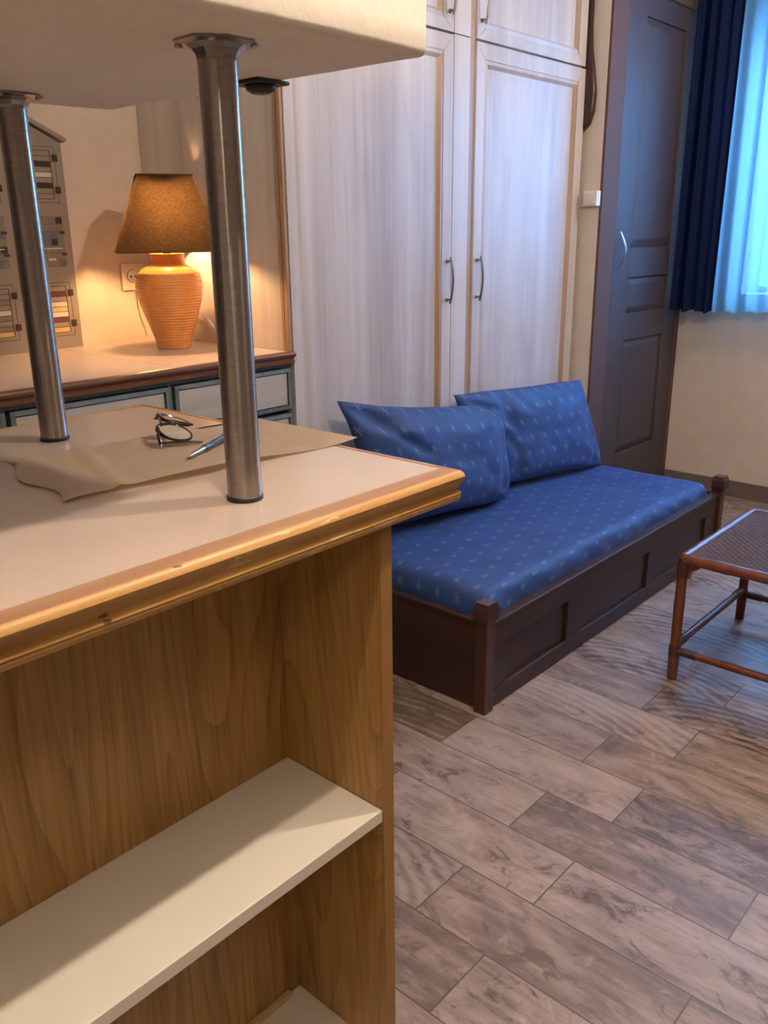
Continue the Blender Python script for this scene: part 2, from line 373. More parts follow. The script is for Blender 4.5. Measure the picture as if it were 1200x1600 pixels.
def thing(name, label, cat, loc, group=None, kind=None):
    o = bpy.data.objects.new(name, None); COL.objects.link(o); o.location = Vector(loc)*S; o.empty_display_size = .05
    o['label'] = label; o['category'] = cat
    if group: o['group'] = group
    if kind: o['kind'] = kind
    return o
def obj(name, bm, mat, parent=None, label=None, cat=None, group=None, kind=None, keep=False, smooth=None, recalc=True):
    if recalc: bmesh.ops.recalc_face_normals(bm, faces=bm.faces)
    for v in bm.verts: v.co *= S
    me = bpy.data.meshes.new(name)
    org = Vector((0, 0, 0)); loc = Vector((0, 0, 0))
    if parent is not None:
        p = parent; 
        while p: org += p.location; p = p.parent
    elif not keep:
        xs = [v.co for v in bm.verts]
        org = Vector(((min(c.x for c in xs)+max(c.x for c in xs))/2, (min(c.y for c in xs)+max(c.y for c in xs))/2, min(c.z for c in xs)))
        loc = org.copy()
    for v in bm.verts: v.co -= org
    if smooth:
        for f in bm.faces: f.smooth = True
    bm.to_mesh(me); bm.free()
    for k in (mat if isinstance(mat, (list, tuple)) else [mat]): me.materials.append(MAT[k])
    o = bpy.data.objects.new(name, me); COL.objects.link(o); o.location = loc
    if parent is not None: o.parent = parent
    if label: o['label'] = label
    if cat: o['category'] = cat
    if group: o['group'] = group
    if kind: o['kind'] = kind
    if smooth: 
        me.set_sharp_from_angle(angle=math.radians(40))
    return o
def B(): return bmesh.new()
def struct(name, bm, mat, label, cat): return obj(name, bm, mat, kind='structure', keep=True, label=label, cat=cat)

# ------------------------------------------------------------------ the room
XW, XC, YC, YW, YB, ZC = 4.476, 3.543, 1.903, 2.0, 2.73, 2.5
XL, YF = -1.2, -2.4
bm = B(); box(bm, XL-.1, XW+.3, YF-.1, YB+.1, -.1, 0); struct('floor', bm, 'floor', 'grey brown wood-look tile floor laid in staggered planks', 'floor')
bm = B(); box(bm, XL-.1, XW+.3, YF-.1, YB+.1, ZC, ZC+.1); struct('ceiling', bm, 'ceil', 'plain white ceiling above the room', 'ceiling')
bm = B(); box(bm, XL-.1, XC, YB, YB+.1, 0, ZC); struct('wall_back', bm, 'wall', 'cream rough plaster wall behind the orange lamp', 'wall')
bm = B(); box(bm, XL-.1, XL, YF, YB, 0, ZC); struct('wall_left', bm, 'wall_dim', 'brown wall on the left of the room', 'wall')
bm = B(); box(bm, XL-.1, XW+.3, YF-.1, YF, 0, ZC); struct('wall_front', bm, 'wall_dim', 'brown wall behind the viewer', 'wall')
# window wall with opening
WY0, WY1, WZ0, WZ1 = .40, 1.60, 1.03, 2.25
bm = B()
box(bm, XW, XW+.22, YF, WY0, 0, ZC); box(bm, XW, XW+.22, WY1, YB, 0, ZC)
box(bm, XW, XW+.22, WY0, WY1, 0, WZ0); box(bm, XW, XW+.22, WY0, WY1, WZ1, ZC)
struct('wall_right', bm, 'wall', 'cream plaster wall under and around the curtained window', 'wall')
# closet side wall (beige strip beside the wardrobe)
bm = B(); box(bm, XC, XC+.05, YC+.012, YB, 0, ZC); struct('wall_closet', bm, 'wall', 'narrow beige wall strip between wardrobe and brown door frame', 'wall')
bm = B(); box(bm, XW-.012, XW, YF, YC, 0, .086, .002)
struct('baseboard_right', bm, 'base_tile', 'grey brown tile skirting under the window wall', 'baseboard')
# door with casing
bm = B()
box(bm, XC+.002, 3.672, YC, YC+.06, 0, ZC, .003); box(bm, 3.672, 3.703, YC+.010, YC+.06, 0, ZC, .002)
box(bm, 4.440, XW, YC+.004, YC+.06, 0, ZC, .002); box(bm, 3.703, 4.44, YC+.006, YC+.06, 2.33, ZC, .002)
struct('trim_1', bm, 'brown_paint', 'brown painted door casing beside the beige wall strip', 'door frame')
dr = thing('door_1', 'dark grey brown panelled closet door with bow handle', 'door', (4.07, YC+.012, 0), kind='structure')
bm = B(); X0, X1 = 3.706, 4.437; D0 = YC+.012; D1 = YC+.05
cols = [(3.868, 4.295)]
rows_ = [(.282, .848), (.975, 1.143), (1.278, 2.235)]
box(bm, X0, 3.868, D0, D1, .01, 2.325, .002); box(bm, 4.295, X1, D0, D1, .01, 2.325, .002)
zz = [.01]+[v for r in rows_ for v in r]+[2.325]
for a, b_ in zip(zz[::2], zz[1::2]): box(bm, 3.868, 4.295, D0, D1, a, b_, .0015)
obj('door_frame', bm, 'door_paint', dr)
for a, b_ in rows_:
    bm = B(); m_ = .035 if b_-a > .25 else .03
    o4 = [(3.868, a), (4.295, a), (4.295, b_), (3.868, b_)]; i4 = [(3.868+m_, a+m_), (4.295-m_, a+m_), (4.295-m_, b_-m_), (3.868+m_, b_-m_)]
    ov = [bm.verts.new((x, D0+.014, z)) for x, z in o4]; iv = [bm.verts.new((x, D0+.003, z)) for x, z in i4]
    bk = [bm.verts.new((x, D0+.03, z)) for x, z in o4]
    bm.faces.new(iv); bm.faces.new(bk[::-1])
    for i in range(4):
        j = (i+1) % 4
        bm.faces.new((ov[i], ov[j], iv[j], iv[i])); bm.faces.new((bk[i], bk[j], ov[j], ov[i]))
    obj('raised_panel', bm, 'door_paint', dr)
bm = B(); pts = []
for i in range(17):
    t = i/16; pts.append((3.757, D0-.004-.030*math.sin(PI*t), 1.184+.165*t))
tube(bm, pts, [.0045+.002*math.sin(PI*i/16) for i in range(17)], 10, flat=.6)
obj('bow_handle', bm, 'grey_metal', dr, label='slim silver bow handle', smooth=True)

# window: frame, panes, sill, then the view outside
wn = thing('window_1', 'bright window behind the pale blue voile curtain', 'window', (XW+.13, (WY0+WY1)/2, WZ0), kind='structure')
bm = B(); x0, x1 = XW+.10, XW+.15
for y0, y1, z0, z1 in ((WY0, WY0+.05, WZ0, WZ1), (WY1-.05, WY1, WZ0, WZ1), (WY0+.05, WY1-.05, WZ0, WZ0+.05), (WY0+.05, WY1-.05, WZ1-.05, WZ1), (.975, 1.035, WZ0+.05, WZ1-.05)):
    box(bm, x0, x1, y0, y1, z0, z1, .004)
obj('window_frame', bm, 'win_frame', wn)
for y0, y1 in ((WY0+.05, .975), (1.035, WY1-.05)):
    bm = B(); box(bm, XW+.122, XW+.126, y0, y1, WZ0+.05, WZ1-.05); obj('pane', bm, 'glass', wn)
bm = B(); box(bm, XW-.02, XW+.16, WY0+.001, WY1-.001, WZ0-.0, WZ0+.02, .004); obj('sill', bm, 'win_frame', wn)
bm = B(); box(bm, XW+1.0, XW+1.1, -1.2, 3.2, 0, 1.40, .01); 
obj('balcony_parapet', bm, 'ext', label='pale balcony wall outside, seen faintly through the voile', cat='parapet')
bm = B(); box(bm, XW+.24, XW+1.2, -1.3, 3.3, -.1, -.0); struct('ground', bm, 'ext', 'pale balcony floor outside the window', 'balcony floor')

# ------------------------------------------------------------------ curtains
def curtain(bm, x, y0, y1, z0, z1, amp, folds, ny, seed, gather=0.0):
    nzv = 26; rows = []; rnd = random.Random(seed); ph = [rnd.uniform(0, 6.28) for _ in range(4)]
    for j in range(nzv+1):
        tz = j/nzv; z = z0+(z1-z0)*tz; r = []
        for i in range(ny+1):
            t = i/ny
            y = y0+(y1-y0)*t + .006*math.sin(9*t+ph[0]+2*tz)
            a = amp*(.75+.35*math.sin(5*t+ph[1])+.1*math.sin(13*t+ph[2]))*(1-.25*tz)
            xx = x+a*math.sin(2*PI*folds*t+.9*math.sin(7*t+ph[3])+.25*math.sin(3*tz+4*t))+.3*a*math.sin(2*PI*folds*2.3*t+ph[1])
            zz_ = z+(0 if j else .006*math.sin(14*t+ph[0])+.003*math.sin(2*PI*folds*t))
            r.append(bm.verts.new((xx, y+gather*tz*(.5-t), zz_)))
        rows.append(r)
    for a, b in zip(rows, rows[1:]):
        for i in range(ny): f = bm.faces.new((a[i], a[i+1], b[i+1], b[i])); f.smooth = True
bm = B(); curtain(bm, 4.30, 1.66, 1.885, .965, 2.43, .030, 4.2, 80, 3)
obj('curtain', bm, 'navy', label='dark navy curtain hanging at the left side of the window', cat='curtain', recalc=False)
bm = B(); curtain(bm, 4.345, .30, 1.70, .972, 2.43, .024, 13, 260, 5)
sh = obj('voile_curtain', bm, 'sheer', label='pale blue see-through voile curtain across the window', cat='curtain', recalc=False)
bm = B(); tube(bm, [(4.31, .2, 2.44), (4.31, 1.89, 2.44)], .011, 14)
rod = thing('curtain_rod', 'dark curtain rod above the window carrying both curtains', 'curtain rod', (4.31, 1.05, 2.44))
obj('rod', bm, 'chrome', rod, smooth=True)
for y in (.3, 1.8):
    bm = B(); box(bm, 4.31, XW, y-.01, y+.01, 2.43, 2.45, .002); obj('bracket', bm, 'chrome', rod)

# ------------------------------------------------------------------ wardrobe (lower and upper cabinets)
wd = thing('wardrobe', 'tall whitewashed wood wardrobe with honey mouldings behind the sofa', 'wardrobe', (2.66, 2.365, 0))
bm = B(); FY = 2.022
box(bm, 1.803, 1.823, FY, YB-.003, 0.0, 2.46, .001); box(bm, 3.50, 3.52, FY, YB-.003, 0, 2.46, .001)
box(bm, 1.823, 3.50, FY+.004, FY+.022, 0, .08); box(bm, 1.823, 3.50, YB-.02, YB-.003, 0, 2.46)
box(bm, 1.823, 3.50, FY, YB-.02, 1.985, 2.015); box(bm, 1.823, 3.50, FY, YB-.02, 2.44, 2.46)
box(bm, 1.823, 3.50, FY, YB-.02, .08, .10)
obj('carcass', bm, 'ww', wd)
bm = B(); box(bm, 2.612, 2.706, YW-.001, FY, .085, 2.0, .0015); box(bm, 2.612, 2.706, YW-.001, FY, 2.003, 2.44, .0015); obj('center_stile', bm, 'ww', wd)
bm = B()
box(bm, 2.7065, 2.744, YW+.006, FY, .085, 2.44, .004)
box(bm, 1.7985, 1.809, YW+.002, YW+.020, 1.005, 2.44, .003); box(bm, 1.8005, 1.8035, FY+.002, FY+.014, 1.007, 2.44, .0005)
obj('vertical_moulding', bm, 'gold_wood', wd, label='honey coloured vertical moulding')
def panel_door(x0, x1, z0, z1, sl, sr, rb, rtp, hx, hz, hl):
    """frame-and-panel door: stiles/rails with mitred corners, bevelled moulding, flat panel"""
    bm = B(); y0, y1 = YW, YW+.020
    O = [(x0, z0), (x1, z0), (x1, z1), (x0, z1)]; I = [(x0+sl, z0+rb), (x1-sr, z0+rb), (x1-sr, z1-rtp), (x0+sl, z1-rtp)]
    for i in range(4):
        j = (i+1) % 4; g = .0008
        q = [O[i], O[j], I[j], I[i]]
        cx = sum(p[0] for p in q)/4; cz = sum(p[1] for p in q)/4
        q = [(p[0]+(cx-p[0])/(abs(cx-p[0])+1e-6)*g, p[1]+(cz-p[1])/(abs(cz-p[1])+1e-6)*g) for p in q]
        a = [bm.verts.new((x, y0, z)) for x, z in q]; b = [bm.verts.new((x, y1, z)) for x, z in q]
        bm.faces.new(a); bm.faces.new(b[::-1])
        for k in range(4): bm.faces.new((a[k], b[k], b[(k+1) % 4], a[(k+1) % 4]))
    d = obj('door', bm, 'ww', wd)
    bm = B(); mw = .026; bx = [I[0], I[1], I[2], I[3]]
    J = [(I[0][0]+mw, I[0][1]+mw), (I[1][0]-mw, I[1][1]+mw), (I[2][0]-mw, I[2][1]-mw), (I[3][0]+mw, I[3][1]-mw)]
    a = [bm.verts.new((x, y0+.002, z)) for x, z in I]; b = [bm.verts.new((x, y0+.013, z)) for x, z in J]; c = [bm.verts.new((x, y1, z)) for x, z in I]
    m_ = [bm.verts.new(((p[0]+q[0])/2, y0-.001, (p[1]+q[1])/2)) for p, q in zip(I, J)]
    for k in range(4):
        l = (k+1) % 4
        for q in ((a[k], a[l], m_[l], m_[k]), (m_[k], m_[l], b[l], b[k]), (c[k], c[l], a[l], a[k])): bm.faces.new(q).material_index = 1 if k == 1 else 0
    obj('panel_moulding', bm, ['ww', 'gold_wood'], d, label='panel moulding, honey coloured down its right side')
    bm = B(); box(bm, J[0][0]-.003, J[1][0]+.003, y0+.011, y1-.001, J[0][1]-.003, J[2][1]+.003); obj('panel', bm, 'ww', d)
    bm = B(); z_a, z_b = hz
    pts = [(hx, YW-.018-.012*math.sin(PI*t/14), z_a+(z_b-z_a)*t/14) for t in range(15)]
    tube(bm, pts, [.0045]*15, 10, flat=.8)
    for z in (z_a+.014, z_b-.014):
        tube(bm, [(hx, YW-.0005, z), (hx, YW-.004, z), (hx, YW-.006, z), (hx, YW-.02, z)], [.0075, .0075, .0045, .0045], 12)
    obj('bow_handle', bm, 'chrome', d, label='dark chrome bow handle', smooth=True)
panel_door(1.811, 2.610, .085, 1.997, .040, .055, .075, .055, 2.585, (1.103, 1.268), 'l')
panel_door(2.746, 3.520, .085, 1.997, .052, .060, .075, .055, 2.772, (1.103, 1.268), 'r')
panel_door(1.811, 2.610, 2.004, 2.438, .040, .055, .040, .055, 2.585, (2.050, 2.215), 'l')
panel_door(2.746, 3.512, 2.004, 2.438, .052, .060, .040, .055, 2.772, (2.050, 2.215), 'r')

# ------------------------------------------------------------------ carved ornament and switch on the closet side wall
bm = B(); cont = [(1.993, 2.44), (1.975, 2.40), (1.985, 2.33), (1.991, 2.253), (1.990, 2.16), (1.984, 2.076), (1.968, 1.991), (1.956, 1.905), (1.959, 1.835), (1.975, 1.785), (2.020, 1.744), (2.07, 1.745), (2.11, 1.785), (2.125, 1.84), (2.128, 1.905), (2.115, 1.99), (2.10, 2.076), (2.095, 2.16), (2.094, 2.253), (2.10, 2.33), (2.11, 2.40), (2.09, 2.44)]
a = [bm.verts.new((XC-.026, y, z)) for y, z in cont]; b = [bm.verts.new((XC-.001, y, z)) for y, z in cont]
bm.faces.new(a); bm.faces.new(b[::-1])
for i in range(len(cont)): j = (i+1) % len(cont); bm.faces.new((a[i], b[i], b[j], a[j]))
es = [e for e in bm.edges if e.verts[0] in a and e.verts[1] in a]
bmesh.ops.bevel(bm, geom=es, offset=.009, segments=4, affect='EDGES', profile=.6)
orn = obj('wall_ornament', bm, 'orn', label='dark carved wavy wood ornament hung beside the upper wardrobe door', cat='ornament')
bm = B(); tube(bm, [(XC-.030, 1.995, 1.99), (XC-.034, 1.992, 1.95), (XC-.034, 1.99, 1.90), (XC-.030, 1.985, 1.85)], [.002, .004, .004, .002], 8)
sw = thing('light_switch', 'square white light switch on the beige wall strip', 'switch', (XC-.02, 1.940, 1.455))
bm = B(); box(bm, XC-.038, XC-.0005, 1.908, 1.973, 1.456, 1.518, .003); obj('switch_box', bm, 'white_pl', sw)
bm = B(); box(bm, XC-.042, XC-.037, 1.916, 1.965, 1.464, 1.511, .0015); obj('rocker', bm, 'white_pl', sw)
bm = B(); tube(bm, [(XC-.006, 1.973, 1.460), (XC-.006, 2.02, 1.452), (XC-.006, 2.08, 1.450)], .003, 8); obj('cable', bm, 'cable', sw)

# ------------------------------------------------------------------ daybed
db = thing('daybed_frame', 'dark mahogany daybed frame with panelled front on the tiled floor', 'daybed', (2.70, 1.58, 0))
bm = B(); Y0, Y1 = 1.262, 1.288
box(bm, 1.868, 3.530, Y0, Y1, .205, .272, .002); box(bm, 1.868, 3.530, Y0, Y1, .004, .060, .002)
for x0, x1 in ((1.868, 1.935), (2.300, 2.390), (2.890, 2.972), (3.425, 3.530)): box(bm, x0, x1, Y0, Y1, .060, .205, .0015)
obj('front_rail', bm, 'mahogany', db)
for x0, x1 in ((1.935, 2.300), (2.390, 2.890), (2.972, 3.425)):
    bm = B(); box(bm, x0-.004, x1+.004, Y0+.011, Y1-.006, .056, .209, .001); obj('recessed_panel', bm, 'mahogany', db)
bm = B(); box(bm, 1.866, 3.532, Y0-.006, Y1+.004, .272, .286, .004, seg=3); obj('top_cap', bm, 'mahogany', db)
def post(x, y):
    bm = B(); box(bm, x+.012, x+.054, y+.012, y+.054, 0, .300, .0025)
    h = .027
    c = (x+h, y+h)
    rings = []
    for r, z in ((.021, .298), (.027, .306), (.027, .340), (.0235, .349), (.0215, .357)):
        rings.append([bm.verts.new((c[0]+sx*r, c[1]+sy_*r, z)) for sx, sy_ in ((-1, -1), (1, -1), (1, 1), (-1, 1))])
    for a, b in zip(rings, rings[1:]):
        for i in range(4): bm.faces.new((a[i], a[(i+1) % 4], b[(i+1) % 4], b[i]))
    bm.faces.new(rings[0][::-1]); bm.faces.new(rings[-1])
    obj('corner_post', bm, 'mahogany_z', db)
post(1.812, 1.240); post(3.530, 1.240)
post(1.812, 1.920)
bm = B(); box(bm, 3.50, 3.54, 1.85, 1.89, 0, .30, .002); obj('corner_post', bm, 'mahogany_z', db)
for x0, x1, y1 in ((1.842, 1.862, 1.935), (3.535, 3.555, 1.86)):
    bm = B(); box(bm, x0, x1, 1.290, y1, .004, .275, .002); box(bm, x0-.004, x1+.004, 1.290, y1, .275, .288, .003)
    obj('end_panel', bm, 'mahogany_y', db)
bm = B(); box(bm, 1.868, 3.50, 1.96, 1.98, .004, .28, .002); obj('back_rail', bm, 'mahogany', db)
bm = B(); box(bm, 1.864, 3.534, 1.290, 1.958, .085, .105); obj('slat_base', bm, 'mahogany', db)

def uvface(bm, f, fn):
    uvl = bm.loops.layers.uv.verify()
    for l in f.loops: l[uvl].uv = fn(l.vert.co, f.normal)
# mattress: superellipsoid-edged slab with loose sheet
bm = B(); nx, ny, nzz = 80, 36, 12
def matt_shape(x, y, z):
    # x,y,z in -1..1 cube surface -> rounded box
    hx, hy, hz = .822, .333, .121
    r = .045
    px, py, pz = x*hx, y*hy, z*hz
    c = Vector((max(-hx+r, min(hx-r, px)), max(-hy+r, min(hy-r, py)), max(-hz+r, min(hz-r, pz))))
    d = Vector((px, py, pz))-c
    if d.length > 1e-9 and (abs(d.x) > 1e-9)+(abs(d.y) > 1e-9)+(abs(d.z) > 1e-9) > 1 or d.length > r: d = d.normalized()*min(r, max(abs(d.x), abs(d.y), abs(d.z))) if d.length > 0 else d
    p = c+d
    w_ = p.copy()
    tx = (x+1)/2
    if z > -.5:
        w_.z += (.012-.030*tx)*((z+1)/2)                       # higher at the near end
        w_.z += .006*noise.noise(Vector((p.x*3, p.y*5, 0)))+.003*noise.noise(Vector((p.x*9, p.y*14, 3)))
    if abs(y) > .98: w_.y += (.008*noise.noise(Vector((p.x*7, p.z*16, 9)))+.004*math.sin(p.x*40+6*p.z*10))*(1-abs(z)**4*.5)
    if abs(x) > .98: w_.x += .006*noise.noise(Vector((p.y*8, p.z*16, 5)))
    return w_+Vector((2.700, 1.623, .2275))
cube = {}
def cv(i, j, k):
    key = (i, j, k)
    if key not in cube:
        cube[key] = bm.verts.new(matt_shape(2*i/nx-1, 2*j/ny-1, 2*k/nzz-1))
    return cube[key]
uvl = bm.loops.layers.uv.verify()
def quad(keys, ufn):
    f = bm.faces.new([cv(*k) for k in keys]); f.smooth = True
    for l, k in zip(f.loops, keys): l[uvl].uv = ufn(*k)
SX, SY, SZ = 1.644*S/nx, .666*S/ny, .242*S/nzz
for i in range(nx):
    for j in range(ny):
        quad([(i, j, nzz), (i+1, j, nzz), (i+1, j+1, nzz), (i, j+1, nzz)], lambda a, b, c: (b*SY, -a*SX))
        quad([(i, j, 0), (i, j+1, 0), (i+1, j+1, 0), (i+1, j, 0)], lambda a, b, c: (b*SY, -a*SX))
    for k in range(nzz):
        quad([(i, 0, k), (i+1, 0, k), (i+1, 0, k+1), (i, 0, k+1)], lambda a, b, c: ((c-nzz)*SZ, -a*SX))
        quad([(i, ny, k), (i, ny, k+1), (i+1, ny, k+1), (i+1, ny, k)], lambda a, b, c: (ny*SY-(c-nzz)*SZ, -a*SX))
for j in range(ny):
    for k in range(nzz):
        quad([(0, j, k), (0, j, k+1), (0, j+1, k+1), (0, j+1, k)], lambda a, b, c: (b*SY, -(c-nzz)*SZ))
        quad([(nx, j, k), (nx, j+1, k), (nx, j+1, k+1), (nx, j, k+1)], lambda a, b, c: (b*SY, (c-nzz)*SZ-nx*SX))
obj('mattress', bm, 'fabric', label='blue sprigged fabric mattress lying in the mahogany daybed', cat='mattress')

def pillow(name, c00, c10, c11, c01, T, label, seed, sag=.035, rounding=(0, 0, 0, 0), creases=()):
    bm = B(); n = 44; rnd = random.Random(seed); uvl = bm.loops.layers.uv.verify()
    c00, c10, c11, c01 = map(Vector, (c00, c10, c11, c01))
    nrm = (c10-c00).cross(c01-c00).normalized()
    if nrm.y > 0: nrm = -nrm
    wU = (c10-c00).length*S; wV = (c01-c00).length*S
    grids = []
    for side in (1, -1):
        g = []
        for j in range(n+1):
            v = j/n; r = []
            for i in range(n+1):
                u = i/n
                a, b_ = 2*u-1, 2*v-1
                # edges bow inward between the corners
                uu = u-sag*a*(1-b_**2)*.5; vv = v-sag*b_*(1-a**2)*.9
                p = c00*(1-uu)*(1-vv)+c10*uu*(1-vv)+c11*uu*vv+c01*(1-uu)*vv
                t = T*((1-abs(a)**3.2)**.55)*((1-abs(b_)**3.2)**.55)
                # gravity: fuller at the bottom
                t *= 1.12-.30*v
                cr = max(abs(a), abs(b_))
                wr = .006*noise.noise(Vector((u*5+seed, v*5, side)))+.0035*noise.noise(Vector((u*13+seed, v*11, side*2)))
                # radiating creases from the corners
                for cu, cv_ in ((0, 0), (1, 0), (1, 1), (0, 1)):
                    du, dv = u-cu, v-cv_; rr = math.hypot(du, dv)+1e-6; an = math.atan2(dv, du)
                    wr += .010*math.sin(an*9+seed+cu*2+cv_)*math.exp(-rr*3.0)*min(1, rr*7)
                for (u0, v0, u1, v1, dep, wid) in creases:
                    lx, ly = u1-u0, v1-v0; q = max(0, min(1, ((u-u0)*lx+(v-v0)*ly)/(lx*lx+ly*ly)))
                    dd_ = math.hypot(u-u0-q*lx, v-v0-q*ly); wr += dep*math.exp(-(dd_/wid)**2)*(1-.6*q)
                t += wr*(1-cr**6)
                for (cu, cv_), am in zip(((0, 0), (1, 0), (1, 1), (0, 1)), rounding):
                    if am: p = p+(c00*.25+c10*.25+c11*.25+c01*.25-p).normalized()*am*math.exp(-((u-cu)**2+(v-cv_)**2)/.020)
                r.append(p+nrm*t*side if cr < 1 else p)
            g.append(r)
        grids.append(g)
    cache = {}
    def gv(s, i, j):
        edge = i in (0, n) or j in (0, n); key = (0 if edge else s, i, j)
        if key not in cache: cache[key] = bm.verts.new(grids[s][j][i])
        return cache[key]
    for s in (0, 1):
        for j in range(n):
            for i in range(n):
                ks = [(i, j), (i+1, j), (i+1, j+1), (i, j+1)]
                if s: ks = ks[::-1]
                f = bm.faces.new([gv(s, *k) for k in ks]); f.smooth = True
                for l, k in zip(f.loops, ks): l[uvl].uv = (k[0]/n*wU+seed*.31+s*.5, k[1]/n*wV+seed*.17)
    return obj(name, bm, 'fabric', label=label, cat='pillow', group='blue pillows on the daybed')
pillow('pillow', (2.02, 1.845, .385), (2.735, 1.785, .335), (2.775, 1.865, .722), (1.945, 1.930, .830), .090,
       'blue sprigged pillow leaning at the near end, partly behind the counter corner', 2, .045,
       (.02, .035, .060, -.02), ((.0, 1, .32, .60, -.034, .045), (.10, 1, .16, .80, -.022, .035), (.93, .85, .86, .10, -.014, .035), (.97, .5, .90, .15, .012, .03), (.1, .75, .4, .80, .014, .06)))
pillow('pillow', (2.765, 1.890, .360), (3.480, 1.775, .330), (3.475, 1.905, .725), (2.560, 1.968, .775), .064,
       'blue sprigged pillow at the far end beside the brown door frame', 5, .035,
       (.02, .01, .02, .03), ((.30, .98, .20, .10, -.022, .040), (.38, 1, .44, .75, -.012, .025), (.52, 1, .56, .82, -.010, .022), (.24, .6, .27, .1, .014, .03), (.95, .75, .88, .1, -.014, .03), (.02, .8, .3, .3, -.015, .05)))

# ------------------------------------------------------------------ rattan coffee table
ct = thing('coffee_table', 'dark rattan coffee table with woven cane top', 'coffee table', (2.69, .66, 0))
TX0, TX1, TY0, TY1, TZ = 2.397, 2.977, .36, .935, .406
def pole(pts, r, name='pole', nodes=(), mat='rattan', lab=None):
    bm = B(); P = [Vector(p) for p in pts]; out = []; rr = []
    for a, b in zip(P, P[1:]):
        n = 14
        for k in range(n+(b is P[-1])):
            t = k/n; out.append(a.lerp(b, t))
            d = min([abs(t-q) for q in nodes] or [1]); rr.append(r*(1+.10*max(0, 1-d*14)))
    tube(bm, out, rr, 14); return obj(name, bm, mat, ct, smooth=True, label=lab)
def wrap(c, d, r, L=.045):
    bm = B(); c = Vector(c); d = Vector(d).normalized(); n = 7; pts = []; rr = []
    for k in range(n*3+1):
        t = k/(n*3); pts.append(c+d*L*(t-.5)); rr.append(r*(1+.05*abs(math.sin(PI*t*n))))
    tube(bm, pts, rr, 14); obj('binding', bm, 'binding', ct, smooth=True)
for x, y in ((TX0, TY1), (TX1, TY1), (TX0, TY0), (TX1, TY0)):
    pole([(x, y, 0), (x, y, TZ-.005)], .0155, 'leg', (.18, .62))
    wrap((x, y, TZ-.03), (0, 0, 1), .0178, .05); wrap((x, y, .10), (0, 0, 1), .0172, .035)
# top frame
for a, b in (((TX0, TY1), (TX1, TY1)), ((TX0, TY0), (TX1, TY0)), ((TX0, TY0), (TX0, TY1)), ((TX1, TY0), (TX1, TY1))):
    pole([(a[0], a[1], TZ), (b[0], b[1], TZ)], .0165, 'top_rail', (.22, .5, .8))
for a, b, z in (((TX0, TY1), (TX1, TY1), .115), ((TX0, TY0), (TX1, TY0), .115), ((TX0, TY0), (TX0, TY1), .100), ((TX1, TY0), (TX1, TY1), .100)):
    pole([(a[0], a[1], z), (b[0], b[1], z)], .0120, 'stretcher', (.35, .7))
    dx, dy = (b[0]-a[0]), (b[1]-a[1])
    for q in (a, b):
        s_ = 1 if q is a else -1; l = math.hypot(dx, dy)
        wrap((q[0]+s_*dx/l*.045, q[1]+s_*dy/l*.045, z), (dx, dy, 0), .0138, .05)
for x, y in ((TX0, TY1), (TX1, TY1), (TX0, TY0), (TX1, TY0)):
    sx = 1 if x == TX0 else -1; sy_ = 1 if y == TY0 else -1
    # short split-cane corner braces: under the top and above the stretchers
    pole([(x+sx*.004, y+sy_*.018, .345), (x+sx*.004, y+sy_*.024, .372), (x+sx*.004, y+sy_*.045, .388)], .0065, 'brace')
    pole([(x+sx*.018, y, .205), (x+sx*.020, y, .15), (x+sx*.026, y, .128)], .0055, 'brace')
# woven cane top: flat strips over and under, in an inner lath frame
bm = B(); n = 44; ix0, ix1, iy0, iy1 = TX0+.016, TX1-.016, TY0+.016, TY1-.016
px, py = (ix1-ix0)/n, (iy1-iy0)/n; zt = TZ+.012
def strip(axis, k):
    hw = (px if axis == 'Y' else py)*.34; rows = []
    for m_ in range(n+1):
        zz_ = zt+.0016*(1 if (m_+k) % 2 == 0 else -1)*(1 if axis == 'X' else -1)
        if axis == 'X': c = (ix0+px*m_, iy0+py*(k+.5)); rows.append((bm.verts.new((c[0], c[1]-hw, zz_)), bm.verts.new((c[0], c[1]+hw, zz_))))
        else: c = (ix0+px*(k+.5), iy0+py*m_); rows.append((bm.verts.new((c[0]-hw, c[1], zz_)), bm.verts.new((c[0]+hw, c[1], zz_))))
    for a, b in zip(rows, rows[1:]): bm.faces.new((a[0], a[1], b[1], b[0]))
for k in range(n): strip('X', k); strip('Y', k)
r = bmesh.ops.solidify(bm, geom=bm.faces[:], thickness=.0008)
MAT['cane'] = plain('woven cane', (.21, .13, .105), .65, var=.15, nscale=60)
bm2 = bm
obj('woven_top', bm2, 'cane', ct, label='woven brown cane top')
bm = B(); box(bm, ix0-.004, ix1+.004, iy0-.004, iy1+.004, TZ-.004, TZ+.003); obj('dark_gap_sheet', bm, 'mahogany', ct)  # added dark sheet so the gaps in the weave look shaded

# ------------------------------------------------------------------ bar cabinet with counter top
ZT = 1.04
bar = thing('bar_cabinet', 'oak laminate bar cabinet with open shelves and moulded cream counter top', 'bar counter', (0, 1.05, 0))
LX0, LX1, LY0, LY1 = -1.15, .904, .707, 1.435
bm = B(); box(bm, LX0, LX1+.001, LY0-.001, LY1+.001, ZT-.03, ZT, 0); obj('counter_top', bm, 'laminate', bar, label='cream laminate counter top')
prof = [(0, 0), (.019, 0), (.026, -.001), (.031, -.004), (.0335, -.009), (.032, -.014), (.028, -.020), (.0245, -.026), (.0235, -.029), (.0240, -.0305), (.0280, -.0315), (.0288, -.034), (.0270, -.0355), (.0280, -.038), (.0255, -.044), (0, -.044)]
prof = [(d, ZT+.0006+z) for d, z in prof]
bm = B(); sweep(bm, [(LX0, LY0, 0, -1), (LX1, LY0, .42, -1)], prof, top=1)
obj('front_moulding', bm, ['pine_trim', 'trim_top'], bar, label='golden wood ogee moulding along the front edge', smooth=True)
